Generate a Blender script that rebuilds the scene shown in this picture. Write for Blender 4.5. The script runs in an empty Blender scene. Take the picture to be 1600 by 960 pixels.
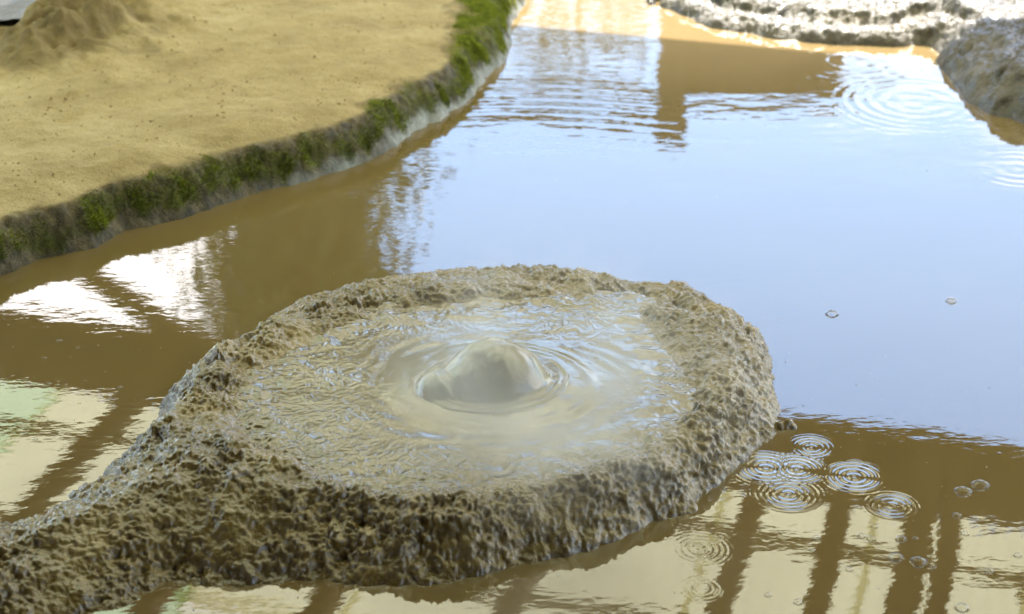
import bpy, math, random
import numpy as np
from mathutils import Vector

S = bpy.context.scene
COL = S.collection
random.seed(7)
RNG = np.random.default_rng(7)

# ------------------------------------------------------------------ camera
CAM_Z, PITCH, LENS = 2.3, math.radians(26), 70.0
cam = bpy.data.cameras.new('camera')
cam_o = bpy.data.objects.new('camera', cam)
COL.objects.link(cam_o)
cam_o.location = (0, 0, CAM_Z)
cam_o.rotation_euler = (math.pi / 2 - PITCH, 0, 0)
cam.lens, cam.sensor_width = LENS, 36.0
cam.clip_start, cam.clip_end = 0.05, 2000
cam.dof.use_dof = True
cam.dof.focus_distance = 4.75
cam.dof.aperture_fstop = 3.2
S.camera = cam_o

# ------------------------------------------------------------------ sky, sun, exposure
SUN_EL, SUN_AZ = math.radians(49), math.radians(8)      # azimuth clockwise from +Y (ahead of the camera)
W = bpy.data.worlds.new('World')
S.world = W
W.use_nodes = True
wn, wl = W.node_tree.nodes, W.node_tree.links
wn.clear()
w_out = wn.new('ShaderNodeOutputWorld')
w_bg = wn.new('ShaderNodeBackground')
w_sky = wn.new('ShaderNodeTexSky')
w_sky.sky_type = 'NISHITA'
w_sky.sun_disc = False
w_sky.sun_elevation = SUN_EL
w_sky.sun_rotation = SUN_AZ
w_sky.altitude = 200
w_sky.air_density, w_sky.dust_density, w_sky.ozone_density = 1.15, 0.1, 2.2
w_bg.inputs['Strength'].default_value = 0.15
# scattered bright cloud over the whole dome
w_tc = wn.new('ShaderNodeTexCoord')
w_map = wn.new('ShaderNodeMapping')
w_map.inputs['Location'].default_value = (2.05, 0.2, 0.7)
w_map.inputs['Scale'].default_value = (1, 1, 1.6)
w_no = wn.new('ShaderNodeTexNoise')
w_no.inputs["Scale"].default_value = 2.1
w_no.inputs['Detail'].default_value = 7
w_no.inputs['Roughness'].default_value = 0.52
w_rp = wn.new('ShaderNodeValToRGB')
w_rp.color_ramp.elements[0].position = 0.52
w_rp.color_ramp.elements[1].position = 0.60
w_mx = wn.new('ShaderNodeMix')
w_mx.data_type = 'RGBA'
w_mx.inputs[7].default_value = (9.4, 9.1, 9.1, 1)
wl.new(w_tc.outputs['Generated'], w_map.inputs['Vector'])
wl.new(w_map.outputs['Vector'], w_no.inputs['Vector'])
wl.new(w_no.outputs['Fac'], w_rp.inputs['Fac'])
wl.new(w_rp.outputs['Color'], w_mx.inputs[0])
wl.new(w_sky.outputs['Color'], w_mx.inputs[6])
wl.new(w_mx.outputs[2], w_bg.inputs['Color'])
wl.new(w_bg.outputs['Background'], w_out.inputs['Surface'])

sun = bpy.data.lights.new('sun', 'SUN')
sun.energy, sun.angle, sun.color = 3.2, math.radians(0.53), (1.0, 0.95, 0.86)
sun_o = bpy.data.objects.new('sun', sun)
COL.objects.link(sun_o)
to_sun = Vector((math.sin(SUN_AZ) * math.cos(SUN_EL), math.cos(SUN_AZ) * math.cos(SUN_EL), math.sin(SUN_EL)))
sun_o.rotation_euler = to_sun.to_track_quat('Z', 'Y').to_euler()
sun_o.location = (0, 0, 30)

S.view_settings.view_transform = 'Standard'
S.view_settings.look = 'None'
S.view_settings.exposure = 2.2
S.view_settings.gamma = 1.0
S.render.engine = 'CYCLES'
S.cycles.use_denoising = True
S.cycles.max_bounces = 7
S.cycles.diffuse_bounces = 4
S.cycles.glossy_bounces = 4
S.cycles.transmission_bounces = 6
S.cycles.volume_bounces = 1
S.cycles.transparent_max_bounces = 8
S.cycles.sample_clamp_indirect = 8
S.cycles.caustics_reflective = False
S.cycles.caustics_refractive = False

# ------------------------------------------------------------------ helpers
F = LENS / 36.0 * 1600.0
def P(x, y, z=0.0):
    """where a sight line of the survey photograph meets the level z"""
    dx, u = (x - 800) / F, (480 - y) / F
    dy = math.cos(PITCH) + u * math.sin(PITCH)
    dz = -math.sin(PITCH) + u * math.cos(PITCH)
    t = (z - CAM_Z) / dz
    return np.array((dx * t, dy * t))

def tag(o, label=None, cat=None, group=None, kind=None):
    for k, v in (('label', label), ('category', cat), ('group', group), ('kind', kind)):
        if v: o[k] = v
    return o

def link(name, me, mat=None, parent=None):
    o = bpy.data.objects.new(name, me)
    COL.objects.link(o)
    if mat: me.materials.append(mat)
    if parent: o.parent = parent
    return o

def empty(name, loc=(0, 0, 0), rz=0.0):
    o = bpy.data.objects.new(name, None)
    COL.objects.link(o)
    o.location = loc
    o.rotation_euler = (0, 0, rz)
    return o

def np_mesh(name, V, Q, smooth=True, attrs=None):
    """V (n,3), Q (m,k) faces of k corners each"""
    me = bpy.data.meshes.new(name)
    n, (m, k) = len(V), Q.shape
    me.vertices.add(n)
    me.vertices.foreach_set('co', np.ascontiguousarray(V, dtype=np.float32).ravel())
    me.loops.add(m * k)
    me.loops.foreach_set('vertex_index', np.ascontiguousarray(Q, dtype=np.int32).ravel())
    me.polygons.add(m)
    me.polygons.foreach_set('loop_start', np.arange(0, m * k, k, dtype=np.int32))
    me.polygons.foreach_set('loop_total', np.full(m, k, dtype=np.int32))
    me.polygons.foreach_set('use_smooth', np.full(m, smooth, dtype=bool))
    for an, av in (attrs or {}).items():
        a = me.attributes.new(an, 'FLOAT', 'POINT')
        a.data.foreach_set('value', np.ascontiguousarray(av, dtype=np.float32))
    me.update(calc_edges=True)
    me.validate()
    return me

def grid_mesh(name, X, Y, Z, keep=None, attrs=None):
    """height sheet; keep is a bool per vertex: cells with no kept corner are dropped"""
    ny, nx = X.shape
    idx = np.arange(nx * ny).reshape(ny, nx)
    Q = np.stack([idx[:-1, :-1], idx[:-1, 1:], idx[1:, 1:], idx[1:, :-1]], -1).reshape(-1, 4)
    V = np.stack([X, Y, Z], -1).reshape(-1, 3)
    if keep is not None:
        kf = keep.ravel()[Q].any(1)
        Q = Q[kf]
        used = np.zeros(len(V), bool); used[Q.ravel()] = True
        re = np.cumsum(used) - 1
        V, Q = V[used], re[Q]
        attrs = {a: v.ravel()[used] for a, v in (attrs or {}).items()}
    else:
        attrs = {a: v.ravel() for a, v in (attrs or {}).items()}
    return np_mesh(name, V, Q, True, attrs)

_perm = RNG.permutation(4096)
_ang = RNG.random(4096) * 2 * np.pi
_rnd = RNG.random((4096, 3))
_grad3 = RNG.normal(0, 1, (4096, 3)); _grad3 /= np.linalg.norm(_grad3, axis=1)[:, None]
def _hash(i, j, s): return _perm[(_perm[(i + 57 * s) & 4095] + j) & 4095]
def perlin(x, y, s=0):
    xi, yi = np.floor(x).astype(int), np.floor(y).astype(int)
    fx, fy = x - xi, y - yi
    def g(i, j, dx, dy):
        a = _ang[_hash(i, j, s)]
        return np.cos(a) * dx + np.sin(a) * dy
    u, v = fx**3 * (fx * (fx * 6 - 15) + 10), fy**3 * (fy * (fy * 6 - 15) + 10)
    a = g(xi, yi, fx, fy) * (1 - u) + g(xi + 1, yi, fx - 1, fy) * u
    b = g(xi, yi + 1, fx, fy - 1) * (1 - u) + g(xi + 1, yi + 1, fx - 1, fy - 1) * u
    return (a * (1 - v) + b * v) * 1.5
def fbm(x, y, o=4, s=0, gain=0.5):
    r, a = 0, 1.0
    for k in range(o):
        r = r + a * perlin(x * 2**k, y * 2**k, s + k)
        a *= gain
    return r
def worley(x, y, s=0):
    """distance to the nearest and second nearest jittered cell point"""
    xi, yi = np.floor(x).astype(int), np.floor(y).astype(int)
    d1 = np.full(x.shape, 9.0); d2 = d1.copy(); idv = np.zeros(x.shape)
    for i in (-1, 0, 1):
        for j in (-1, 0, 1):
            h = _hash(xi + i, yi + j, s)
            d = np.hypot(xi + i + _rnd[h, 0] - x, yi + j + _rnd[h, 1] - y)
            d2 = np.where(d < d1, d1, np.minimum(d2, d))
            idv = np.where(d < d1, _rnd[h, 2], idv)
            d1 = np.minimum(d1, d)
    return d1, d2, idv
def perlin3(x, y, z, s=0):
    xi, yi, zi = (np.floor(q).astype(np.int64) for q in (x, y, z))
    fx, fy, fz = x - xi, y - yi, z - zi
    u, v, w = (f * f * f * (f * (f * 6 - 15) + 10) for f in (fx, fy, fz))
    out = 0
    for i in (0, 1):
        for j in (0, 1):
            for k in (0, 1):
                g = _grad3[_hash(_hash(xi + i, yi + j, s), zi + k, s + 3)]
                wt = (u if i else 1 - u) * (v if j else 1 - v) * (w if k else 1 - w)
                out = out + wt * (g[..., 0] * (fx - i) + g[..., 1] * (fy - j) + g[..., 2] * (fz - k))
    return out * 1.6
def fbm3(x, y, z, o=4, s=0, gain=0.5):
    r, a = 0, 1.0
    for k in range(o):
        r = r + a * perlin3(x * 2**k, y * 2**k, z * 2**k, s + k)
        a *= gain
    return r
def worley3(x, y, z, s=0):
    xi, yi, zi = (np.floor(q).astype(np.int64) for q in (x, y, z))
    d1 = np.full(x.shape, 9.0); d2 = d1.copy(); idv = np.zeros(x.shape)
    for i in (-1, 0, 1):
        for j in (-1, 0, 1):
            for k in (-1, 0, 1):
                h = _hash(_hash(xi + i, yi + j, s), zi + k, s + 5)
                d = (xi + i + _rnd[h, 0] - x)**2 + (yi + j + _rnd[h, 1] - y)**2 + (zi + k + _rnd[h, 2] - z)**2
                d2 = np.where(d < d1, d1, np.minimum(d2, d))
                idv = np.where(d < d1, _rnd[(h * 7 + 11) & 4095, 2], idv)
                d1 = np.minimum(d1, d)
    return np.sqrt(d1), np.sqrt(d2), idv
def crust_relief(x, y, z, s, k=1.0):
    """spattered mud: lumps, torn rims and cup-like pits (metres, along the surface normal)"""
    qx = x * 0.86 + 0.016 * perlin3(x * 22, y * 22, z * 22, s); qy = y * 1.1 + 0.016 * perlin3(x * 22 + 9, y * 22, z * 22, s + 1)
    qz = z + 0.008 * perlin3(x * 26, y * 26 + 5, z * 26, s + 2)
    a1, a2, i1 = worley3(qx * 30 / k, qy * 30 / k, qz * 30 / k, s + 3)
    b1, b2, i2 = worley3(qx * 66 / k + 3, qy * 66 / k, qz * 66 / k, s + 4)
    lump = np.clip(1 - (a1 * 1.25)**2, -0.4, 1)                     # rounded clods with creases between them
    small = np.clip(1 - (b1 * 1.3)**2, -0.3, 1)
    cup = -np.clip(1 - a1 * 2.2, 0, 1)                              # burst pits in some of the clods
    vary = np.clip(0.75 + 1.1 * fbm3(x * 7, y * 7, z * 7, 2, s + 12), 0.2, 1.7)
    d = vary * (0.0085 * (lump - 0.4) * (0.3 + 1.0 * i1) + 0.009 * cup * np.clip(i1 * 3 - 1.9, 0, 1) + 0.0045 * (small - 0.4) * (0.2 + 1.2 * i2))
    d += 0.009 * fbm3(x * 15, y * 15, z * 15, 4, s + 6, 0.62) + 0.0030 * (1 - 2 * np.abs(perlin3(x * 70, y * 70, z * 70, s + 9)))
    d += 0.0016 * perlin3(x * 120, y * 120, z * 120, s + 10)
    return d - 0.003
def sstep(a, b, x):
    t = np.clip((x - a) / (b - a), 0, 1)
    return t * t * (3 - 2 * t)
def smin(a, b, k):
    h = np.clip(0.5 + 0.5 * (b - a) / k, 0, 1)
    return b * (1 - h) + a * h - k * h * (1 - h)
def spline(pts, n=5):
    p = np.array(pts); out = []
    m = len(p)
    for i in range(m):
        a, b, c, d = p[i - 1], p[i], p[(i + 1) % m], p[(i + 2) % m]
        for k in range(n):
            t = k / n
            out.append(0.5 * (2 * b + (c - a) * t + (2 * a - 5 * b + 4 * c - d) * t * t + (3 * b - a - 3 * c + d) * t**3))
    return np.array(out)
def sdist(X, Y, poly):
    """signed distance to a closed outline, positive inside"""
    px, py = X.ravel(), Y.ravel()
    d = np.full(px.shape, 1e9); ins = np.zeros(px.shape, bool)
    for k in range(len(poly)):
        (ax, ay), (bx, by) = poly[k - 1], poly[k]
        ex, ey = bx - ax, by - ay
        t = np.clip(((px - ax) * ex + (py - ay) * ey) / (ex * ex + ey * ey + 1e-12), 0, 1)
        d = np.minimum(d, (px - ax - ex * t)**2 + (py - ay - ey * t)**2)
        if ay != by:
            c = (ay > py) != (by > py)
            ins ^= c & (px < ex * (py - ay) / ey + ax)
    return (np.sqrt(d) * np.where(ins, 1, -1)).reshape(X.shape)
def axes(x0, x1, y0, y1, st):
    return np.meshgrid(np.arange(x0, x1, st), np.arange(y0, y1, st))

def new_mat(name):
    m = bpy.data.materials.new(name)
    m.use_nodes = True
    nt = m.node_tree
    b = nt.nodes['Principled BSDF']
    return m, nt, b
def N(nt, kind, **kw):
    n = nt.nodes.new(kind)
    for k, v in kw.items():
        if k.startswith('i_'): n.inputs[k[2:].replace('_', ' ')].default_value = v
        else: setattr(n, k, v)
    return n
def math_n(nt, op, a, b=None, c=None, clamp=False):
    n = nt.nodes.new('ShaderNodeMath'); n.operation = op; n.use_clamp = clamp
    for k, v in enumerate((a, b, c)):
        if v is None: continue
        if isinstance(v, (int, float)): n.inputs[k].default_value = v
        else: nt.links.new(v, n.inputs[k])
    return n.outputs[0]
def ramp(nt, fac, stops):
    n = nt.nodes.new('ShaderNodeValToRGB')
    e = n.color_ramp.elements
    while len(e) < len(stops): e.new(0.5)
    for k, (p, c) in enumerate(stops):
        e[k].position = p
        e[k].color = (*c, 1) if len(c) == 3 else c
    nt.links.new(fac, n.inputs['Fac'])
    return n.outputs['Color']
def mixc(nt, fac, a, b):
    n = nt.nodes.new('ShaderNodeMix'); n.data_type = 'RGBA'
    for k, v in ((0, fac), (6, a), (7, b)):
        if isinstance(v, (int, float)): n.inputs[k].default_value = v
        elif isinstance(v, tuple): n.inputs[k].default_value = (*v, 1)
        else: nt.links.new(v, n.inputs[k])
    return n.outputs[2]
def noise(nt, vec, scale, detail=4, rough=0.5, dist=0.0):
    n = N(nt, 'ShaderNodeTexNoise', i_Scale=scale, i_Detail=detail, i_Roughness=rough, i_Distortion=dist)
    if vec: nt.links.new(vec, n.inputs['Vector'])
    return n.outputs['Fac']
def bump(nt, h, dist, strength=1.0, normal=None):
    n = N(nt, 'ShaderNodeBump', i_Strength=strength, i_Distance=dist)
    nt.links.new(h, n.inputs['Height'])
    if normal: nt.links.new(normal, n.inputs['Normal'])
    return n.outputs['Normal']
def geo_pos(nt): return nt.nodes.new('ShaderNodeNewGeometry').outputs['Position']
def attr(nt, name): return N(nt, 'ShaderNodeAttribute', attribute_name=name).outputs['Fac']

# ------------------------------------------------------------------ materials
def mat_water():
    m, nt, b = new_mat('muddy_water')
    pos = geo_pos(nt)
    col = ramp(nt, noise(nt, pos, 0.9, 3), [(0.3, (0.126, 0.087, 0.031)), (0.7, (0.150, 0.106, 0.040))])
    sunlit_silt = N(nt, 'ShaderNodeMapRange', interpolation_type='SMOOTHSTEP')
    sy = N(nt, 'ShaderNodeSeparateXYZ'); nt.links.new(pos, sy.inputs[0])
    nt.links.new(math_n(nt, 'ADD', sy.outputs[1], math_n(nt, 'MULTIPLY', noise(nt, pos, 1.5, 3), 0.5)), sunlit_silt.inputs[0])
    for k, v in enumerate((6.45, 7.3, 0.0, 1.0)): sunlit_silt.inputs[k + 1].default_value = v
    col = mixc(nt, sunlit_silt.outputs[0], col, (0.255, 0.178, 0.085))      # silty shallows at the inflow, sunlit brightness painted into their colour
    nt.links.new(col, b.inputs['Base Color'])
    b.inputs['Roughness'].default_value = 0.012
    b.inputs['IOR'].default_value = 1.85
    sep = N(nt, 'ShaderNodeSeparateXYZ'); nt.links.new(pos, sep.inputs[0])
    X, Y = sep.outputs[0], sep.outputs[1]
    total = None
    def add(v):
        nonlocal total
        total = v if total is None else math_n(nt, 'ADD', total, v)
    # rings spreading from drops: x, y, outer radius, inner radius, wavelength, height
    for (cx, cy, R, ri, lam, amp) in RINGS:
        dx = math_n(nt, 'SUBTRACT', X, cx); dy = math_n(nt, 'SUBTRACT', Y, cy)
        r = math_n(nt, 'SQRT', math_n(nt, 'ADD', math_n(nt, 'MULTIPLY', dx, dx), math_n(nt, 'MULTIPLY', dy, dy)))
        q = math_n(nt, 'DIVIDE', r, R)
        # waves get finer outward
        ph = math_n(nt, 'MULTIPLY', math_n(nt, 'POWER', q, 1.35), 2 * math.pi * R / lam)
        env = N(nt, 'ShaderNodeMapRange', interpolation_type='SMOOTHSTEP')
        nt.links.new(r, env.inputs[0])
        for k, v in enumerate((R, R * 0.5, 0.0, 1.0)): env.inputs[k + 1].default_value = v
        e2 = env.outputs[0]
        if ri > 0:
            en = N(nt, 'ShaderNodeMapRange', interpolation_type='SMOOTHSTEP')
            nt.links.new(r, en.inputs[0])
            for k, v in enumerate((ri * 0.7, ri, 0.0, 1.0)): en.inputs[k + 1].default_value = v
            e2 = math_n(nt, 'MULTIPLY', e2, en.outputs[0])
        fall = math_n(nt, 'SUBTRACT', 1.25, q)
        if R <= 0.15:                                   # each ring stronger on some sides
            pv = N(nt, 'ShaderNodeMapRange')
            nt.links.new(noise(nt, pos, 19, 1), pv.inputs[0])
            for k, v in enumerate((0.3, 0.7, 0.35, 1.0)): pv.inputs[k + 1].default_value = v
            e2 = math_n(nt, 'MULTIPLY', e2, pv.outputs[0])
        if R > 0.15:                                    # wide old rings are broken and patchy
            pt = N(nt, 'ShaderNodeMapRange', interpolation_type='SMOOTHSTEP')
            nt.links.new(noise(nt, pos, 2.4, 2), pt.inputs[0])
            for k, v in enumerate((0.38, 0.66, 0.1, 1.0)): pt.inputs[k + 1].default_value = v
            e2 = math_n(nt, 'MULTIPLY', e2, pt.outputs[0])
        if R > 1:
            lf = N(nt, 'ShaderNodeMapRange', interpolation_type='SMOOTHSTEP')
            nt.links.new(X, lf.inputs[0])
            for k, v in enumerate((1.0, 0.1, 0.0, 1.0)): lf.inputs[k + 1].default_value = v
            e2 = math_n(nt, 'MULTIPLY', e2, lf.outputs[0])
        add(math_n(nt, 'MULTIPLY', math_n(nt, 'MULTIPLY', math_n(nt, 'SINE', ph), e2), math_n(nt, 'MULTIPLY', fall, amp)))
    # light breeze ripple, stronger towards the far end of the pond
    far = N(nt, 'ShaderNodeMapRange', interpolation_type='SMOOTHSTEP')
    nt.links.new(Y, far.inputs[0])
    for k, v in enumerate((4.9, 6.4, 0.14, 0.42)): far.inputs[k + 1].default_value = v
    mp = N(nt, 'ShaderNodeMapping'); mp.inputs['Scale'].default_value = (1, 1.9, 1)
    mp.inputs['Rotation'].default_value = (0, 0, math.radians(-6))
    nt.links.new(pos, mp.inputs[0])
    n1 = math_n(nt, 'MULTIPLY', math_n(nt, 'SUBTRACT', noise(nt, mp.outputs[0], 9, 2, 0.4), 0.5), 0.0016)
    n2 = math_n(nt, 'MULTIPLY', math_n(nt, 'SUBTRACT', noise(nt, mp.outputs[0], 1.6, 1, 0.4), 0.5), 0.004)
    add(math_n(nt, 'MULTIPLY', math_n(nt, 'ADD', n1, n2), far.outputs[0]))
    add(math_n(nt, 'MULTIPLY', math_n(nt, 'SUBTRACT', noise(nt, mp.outputs[0], 26, 2, 0.5), 0.5), 0.00011))
    nt.links.new(bump(nt, total, 1.0), b.inputs['Normal'])
    return m

def mat_mud(name, dark, mid, light, rough=0.34, fine=0.0025, spec=0.6, coat=0.0):
    m, nt, b = new_mat(name)
    pos = geo_pos(nt)
    n = noise(nt, pos, 7, 6, 0.6)
    c = ramp(nt, n, [(0.28, dark), (0.5, mid), (0.72, light)])
    c2 = mixc(nt, math_n(nt, 'MULTIPLY', noise(nt, pos, 60, 4, 0.6), 0.5), c, dark)
    pale = ramp(nt, noise(nt, pos, 3.2, 5, 0.62), [(0.5, (0, 0, 0)), (0.68, (0.55,) * 3)])
    c2 = mixc(nt, pale, c2, tuple(min(1, v * 1.3) for v in light))
    zz = N(nt, 'ShaderNodeSeparateXYZ'); nt.links.new(pos, zz.inputs[0])
    ft = N(nt, 'ShaderNodeMapRange', interpolation_type='SMOOTHSTEP')
    nt.links.new(math_n(nt, 'ADD', zz.outputs[2], math_n(nt, 'MULTIPLY', noise(nt, pos, 12, 4), 0.02)), ft.inputs[0])
    for k, v in enumerate((0.012, 0.03, 0.65, 0.0)): ft.inputs[k + 1].default_value = v
    c2 = mixc(nt, ft.outputs[0], c2, dark)
    nt.links.new(c2, b.inputs['Base Color'])
    r = N(nt, 'ShaderNodeMapRange'); nt.links.new(noise(nt, pos, 14, 3), r.inputs[0])
    for k, v in enumerate((0.3, 0.7, rough * 0.7, rough * 1.5)): r.inputs[k + 1].default_value = v
    nt.links.new(r.outputs[0], b.inputs['Roughness'])
    b.inputs['IOR'].default_value = 1.45
    b.inputs['Specular IOR Level'].default_value = spec
    b.inputs['Coat Weight'].default_value = coat               # film of water
    b.inputs['Coat Roughness'].default_value = 0.07
    b.inputs['Coat IOR'].default_value = 1.5
    h = math_n(nt, 'ADD', noise(nt, pos, 130, 4, 0.6), math_n(nt, 'MULTIPLY', noise(nt, pos, 45, 3, 0.55, 0.6), 1.6))
    nt.links.new(bump(nt, h, fine), b.inputs['Normal'])
    return m

def mat_pool():
    m, nt, b = new_mat('liquid_mud')
    pos = geo_pos(nt)
    c = ramp(nt, noise(nt, pos, 6, 4, 0.6), [(0.3, (0.155, 0.122, 0.066)), (0.7, (0.215, 0.176, 0.105))])
    c = mixc(nt, attr(nt, 'shore'), c, (0.140, 0.100, 0.034))
    nt.links.new(c, b.inputs['Base Color'])
    b.inputs['Roughness'].default_value = 0.05
    b.inputs['IOR'].default_value = 1.75
    nt.links.new(bump(nt, noise(nt, pos, 90, 3, 0.5, 1.0), 0.0006), b.inputs['Normal'])
    return m

def mat_bubble():
    m, nt, b = new_mat('bubbling_mud')
    pos = geo_pos(nt)
    c = ramp(nt, noise(nt, pos, 9, 4, 0.6), [(0.3, (0.165, 0.14, 0.088)), (0.7, (0.225, 0.195, 0.132))])
    c = mixc(nt, attr(nt, 'skin'), (0.185, 0.149, 0.085), c)
    nt.links.new(c, b.inputs['Base Color'])
    rs = math_n(nt, 'ADD', 0.07, math_n(nt, 'MULTIPLY', attr(nt, 'skin'), 0.15)); nt.links.new(rs, b.inputs['Roughness'])
    b.inputs['IOR'].default_value = 1.65
    nt.links.new(bump(nt, noise(nt, pos, 30, 2, 0.5, 0.8), 0.002), b.inputs['Normal'])
    return m

def mat_bank():
    m, nt, b = new_mat('sandy_bank')
    pos = geo_pos(nt)
    sand = ramp(nt, noise(nt, pos, 5, 6, 0.62), [(0.28, (0.235, 0.170, 0.070)), (0.5, (0.32, 0.240, 0.108)), (0.74, (0.41, 0.322, 0.162))])
    grain = noise(nt, pos, 160, 3, 0.7)
    sand = mixc(nt, ramp(nt, grain, [(0.3, (0.55,) * 3), (0.48, (0.0,) * 3)]), sand, (0.13, 0.085, 0.03))
    rock = ramp(nt, noise(nt, pos, 22, 6, 0.65), [(0.3, (0.02, 0.015, 0.006)), (0.5, (0.065, 0.047, 0.017)), (0.72, (0.16, 0.122, 0.05))])
    crust = mixc(nt, noise(nt, pos, 28, 5), (0.15, 0.145, 0.115), (0.42, 0.43, 0.40))
    rock = mixc(nt, attr(nt, 'crust'), rock, crust)
    moss = ramp(nt, noise(nt, pos, 40, 5, 0.65), [(0.35, (0.07, 0.06, 0.010)), (0.65, (0.15, 0.165, 0.016))])
    sand = mixc(nt, attr(nt, 'damp'), sand, ramp(nt, noise(nt, pos, 14, 6, 0.65), [(0.3, (0.075, 0.05, 0.018)), (0.7, (0.19, 0.137, 0.056))]))
    c = mixc(nt, attr(nt, 'wall'), sand, rock)
    c = mixc(nt, attr(nt, 'moss'), c, moss)
    nt.links.new(c, b.inputs['Base Color'])
    nt.links.new(math_n(nt, 'SUBTRACT', 0.95, math_n(nt, 'MULTIPLY', attr(nt, 'wall'), 0.45)), b.inputs['Roughness'])
    b.inputs['Specular IOR Level'].default_value = 0.3
    h = math_n(nt, 'ADD', noise(nt, pos, 90, 5, 0.7), math_n(nt, 'MULTIPLY', noise(nt, pos, 18, 4, 0.6), 2.0))
    nt.links.new(bump(nt, h, 0.006), b.inputs['Normal'])
    return m

def simple(name, c, rough=0.7, var=0.25, scale=12, bumpd=0.002, spec=0.4):
    m, nt, b = new_mat(name)
    pos = geo_pos(nt)
    lo = tuple(v * (1 - var) for v in c); hi = tuple(min(1, v * (1 + var)) for v in c)
    nt.links.new(ramp(nt, noise(nt, pos, scale, 5, 0.6), [(0.3, lo), (0.7, hi)]), b.inputs['Base Color'])
    b.inputs['Roughness'].default_value = rough
    b.inputs['Specular IOR Level'].default_value = spec
    if bumpd: nt.links.new(bump(nt, noise(nt, pos, scale * 4, 4), bumpd), b.inputs['Normal'])
    return m

def mat_wood(name, c):
    m, nt, b = new_mat(name)
    tc = N(nt, 'ShaderNodeTexCoord')
    mp = N(nt, 'ShaderNodeMapping'); mp.inputs['Scale'].default_value = (14, 1.2, 14)
    nt.links.new(tc.outputs['Object'], mp.inputs[0])
    f = noise(nt, mp.outputs[0], 3, 5, 0.6)
    nt.links.new(ramp(nt, f, [(0.3, tuple(v * 0.6 for v in c)), (0.7, tuple(v * 1.3 for v in c))]), b.inputs['Base Color'])
    b.inputs['Roughness'].default_value = 0.75
    nt.links.new(bump(nt, f, 0.004), b.inputs['Normal'])
    return m

def mat_sheet(name, c, trans=0.8):
    """weathered translucent corrugated plastic"""
    m, nt, b = new_mat(name)
    pos = geo_pos(nt)
    col = ramp(nt, noise(nt, pos, 2.2, 5, 0.6), [(0.3, tuple(v * 0.85 for v in c)), (0.7, c)])
    t = N(nt, 'ShaderNodeBsdfTranslucent')
    d = N(nt, 'ShaderNodeBsdfDiffuse')
    nt.links.new(col, t.inputs['Color']); nt.links.new(col, d.inputs['Color'])
    mx = N(nt, 'ShaderNodeMixShader'); mx.inputs[0].default_value = trans
    nt.links.new(d.outputs[0], mx.inputs[1]); nt.links.new(t.outputs[0], mx.inputs[2])
    nt.links.new(mx.outputs[0], nt.nodes['Material Output'].inputs['Surface'])
    return m

def mat_film():
    """thin water bubble: clear with a skin of reflection"""
    m, nt, b = new_mat('bubble_film')
    fr = N(nt, 'ShaderNodeFresnel', i_IOR=1.18)
    tr = N(nt, 'ShaderNodeBsdfTransparent')
    gl = N(nt, 'ShaderNodeBsdfGlossy', i_Roughness=0.02)
    mx = N(nt, 'ShaderNodeMixShader')
    nt.links.new(math_n(nt, 'ADD', math_n(nt, 'MULTIPLY', fr.outputs[0], 1.3), 0.03, clamp=True), mx.inputs[0])
    nt.links.new(tr.outputs[0], mx.inputs[1]); nt.links.new(gl.outputs[0], mx.inputs[2])
    nt.links.new(mx.outputs[0], nt.nodes['Material Output'].inputs['Surface'])
    return m

def mat_steam():
    m = bpy.data.materials.new('steam'); m.use_nodes = True
    nt = m.node_tree; nt.nodes.clear()
    out = N(nt, 'ShaderNodeOutputMaterial')
    v = N(nt, 'ShaderNodeVolumePrincipled')
    v.inputs['Color'].default_value = (0.98, 0.98, 0.98, 1)
    v.inputs['Anisotropy'].default_value = 0.3
    tc = N(nt, 'ShaderNodeTexCoord')
    vs = N(nt, 'ShaderNodeVectorMath', operation='MULTIPLY'); vs.inputs[1].default_value = (1, 1, 1)
    nt.links.new(tc.outputs['Object'], vs.inputs[0])
    ln = N(nt, 'ShaderNodeVectorMath', operation='LENGTH'); nt.links.new(vs.outputs[0], ln.inputs[0])
    fall = N(nt, 'ShaderNodeMapRange', interpolation_type='SMOOTHSTEP')
    nt.links.new(ln.outputs['Value'], fall.inputs[0])
    for k, val in enumerate((0.97, 0.1, 0.0, 1.0)): fall.inputs[k + 1].default_value = val
    n = noise(nt, geo_pos(nt), 4.5, 1, 0.5)
    wisps = N(nt, 'ShaderNodeMapRange', interpolation_type='SMOOTHSTEP')
    nt.links.new(n, wisps.inputs[0])
    for k, val in enumerate((0.40, 0.68, 0.12, 1.0)): wisps.inputs[k + 1].default_value = val
    nt.links.new(math_n(nt, 'MULTIPLY', math_n(nt, 'MULTIPLY', fall.outputs[0], wisps.outputs[0]), STEAM_DENSITY), v.inputs['Density'])
    nt.links.new(v.outputs[0], out.inputs['Volume'])
    return m

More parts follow.
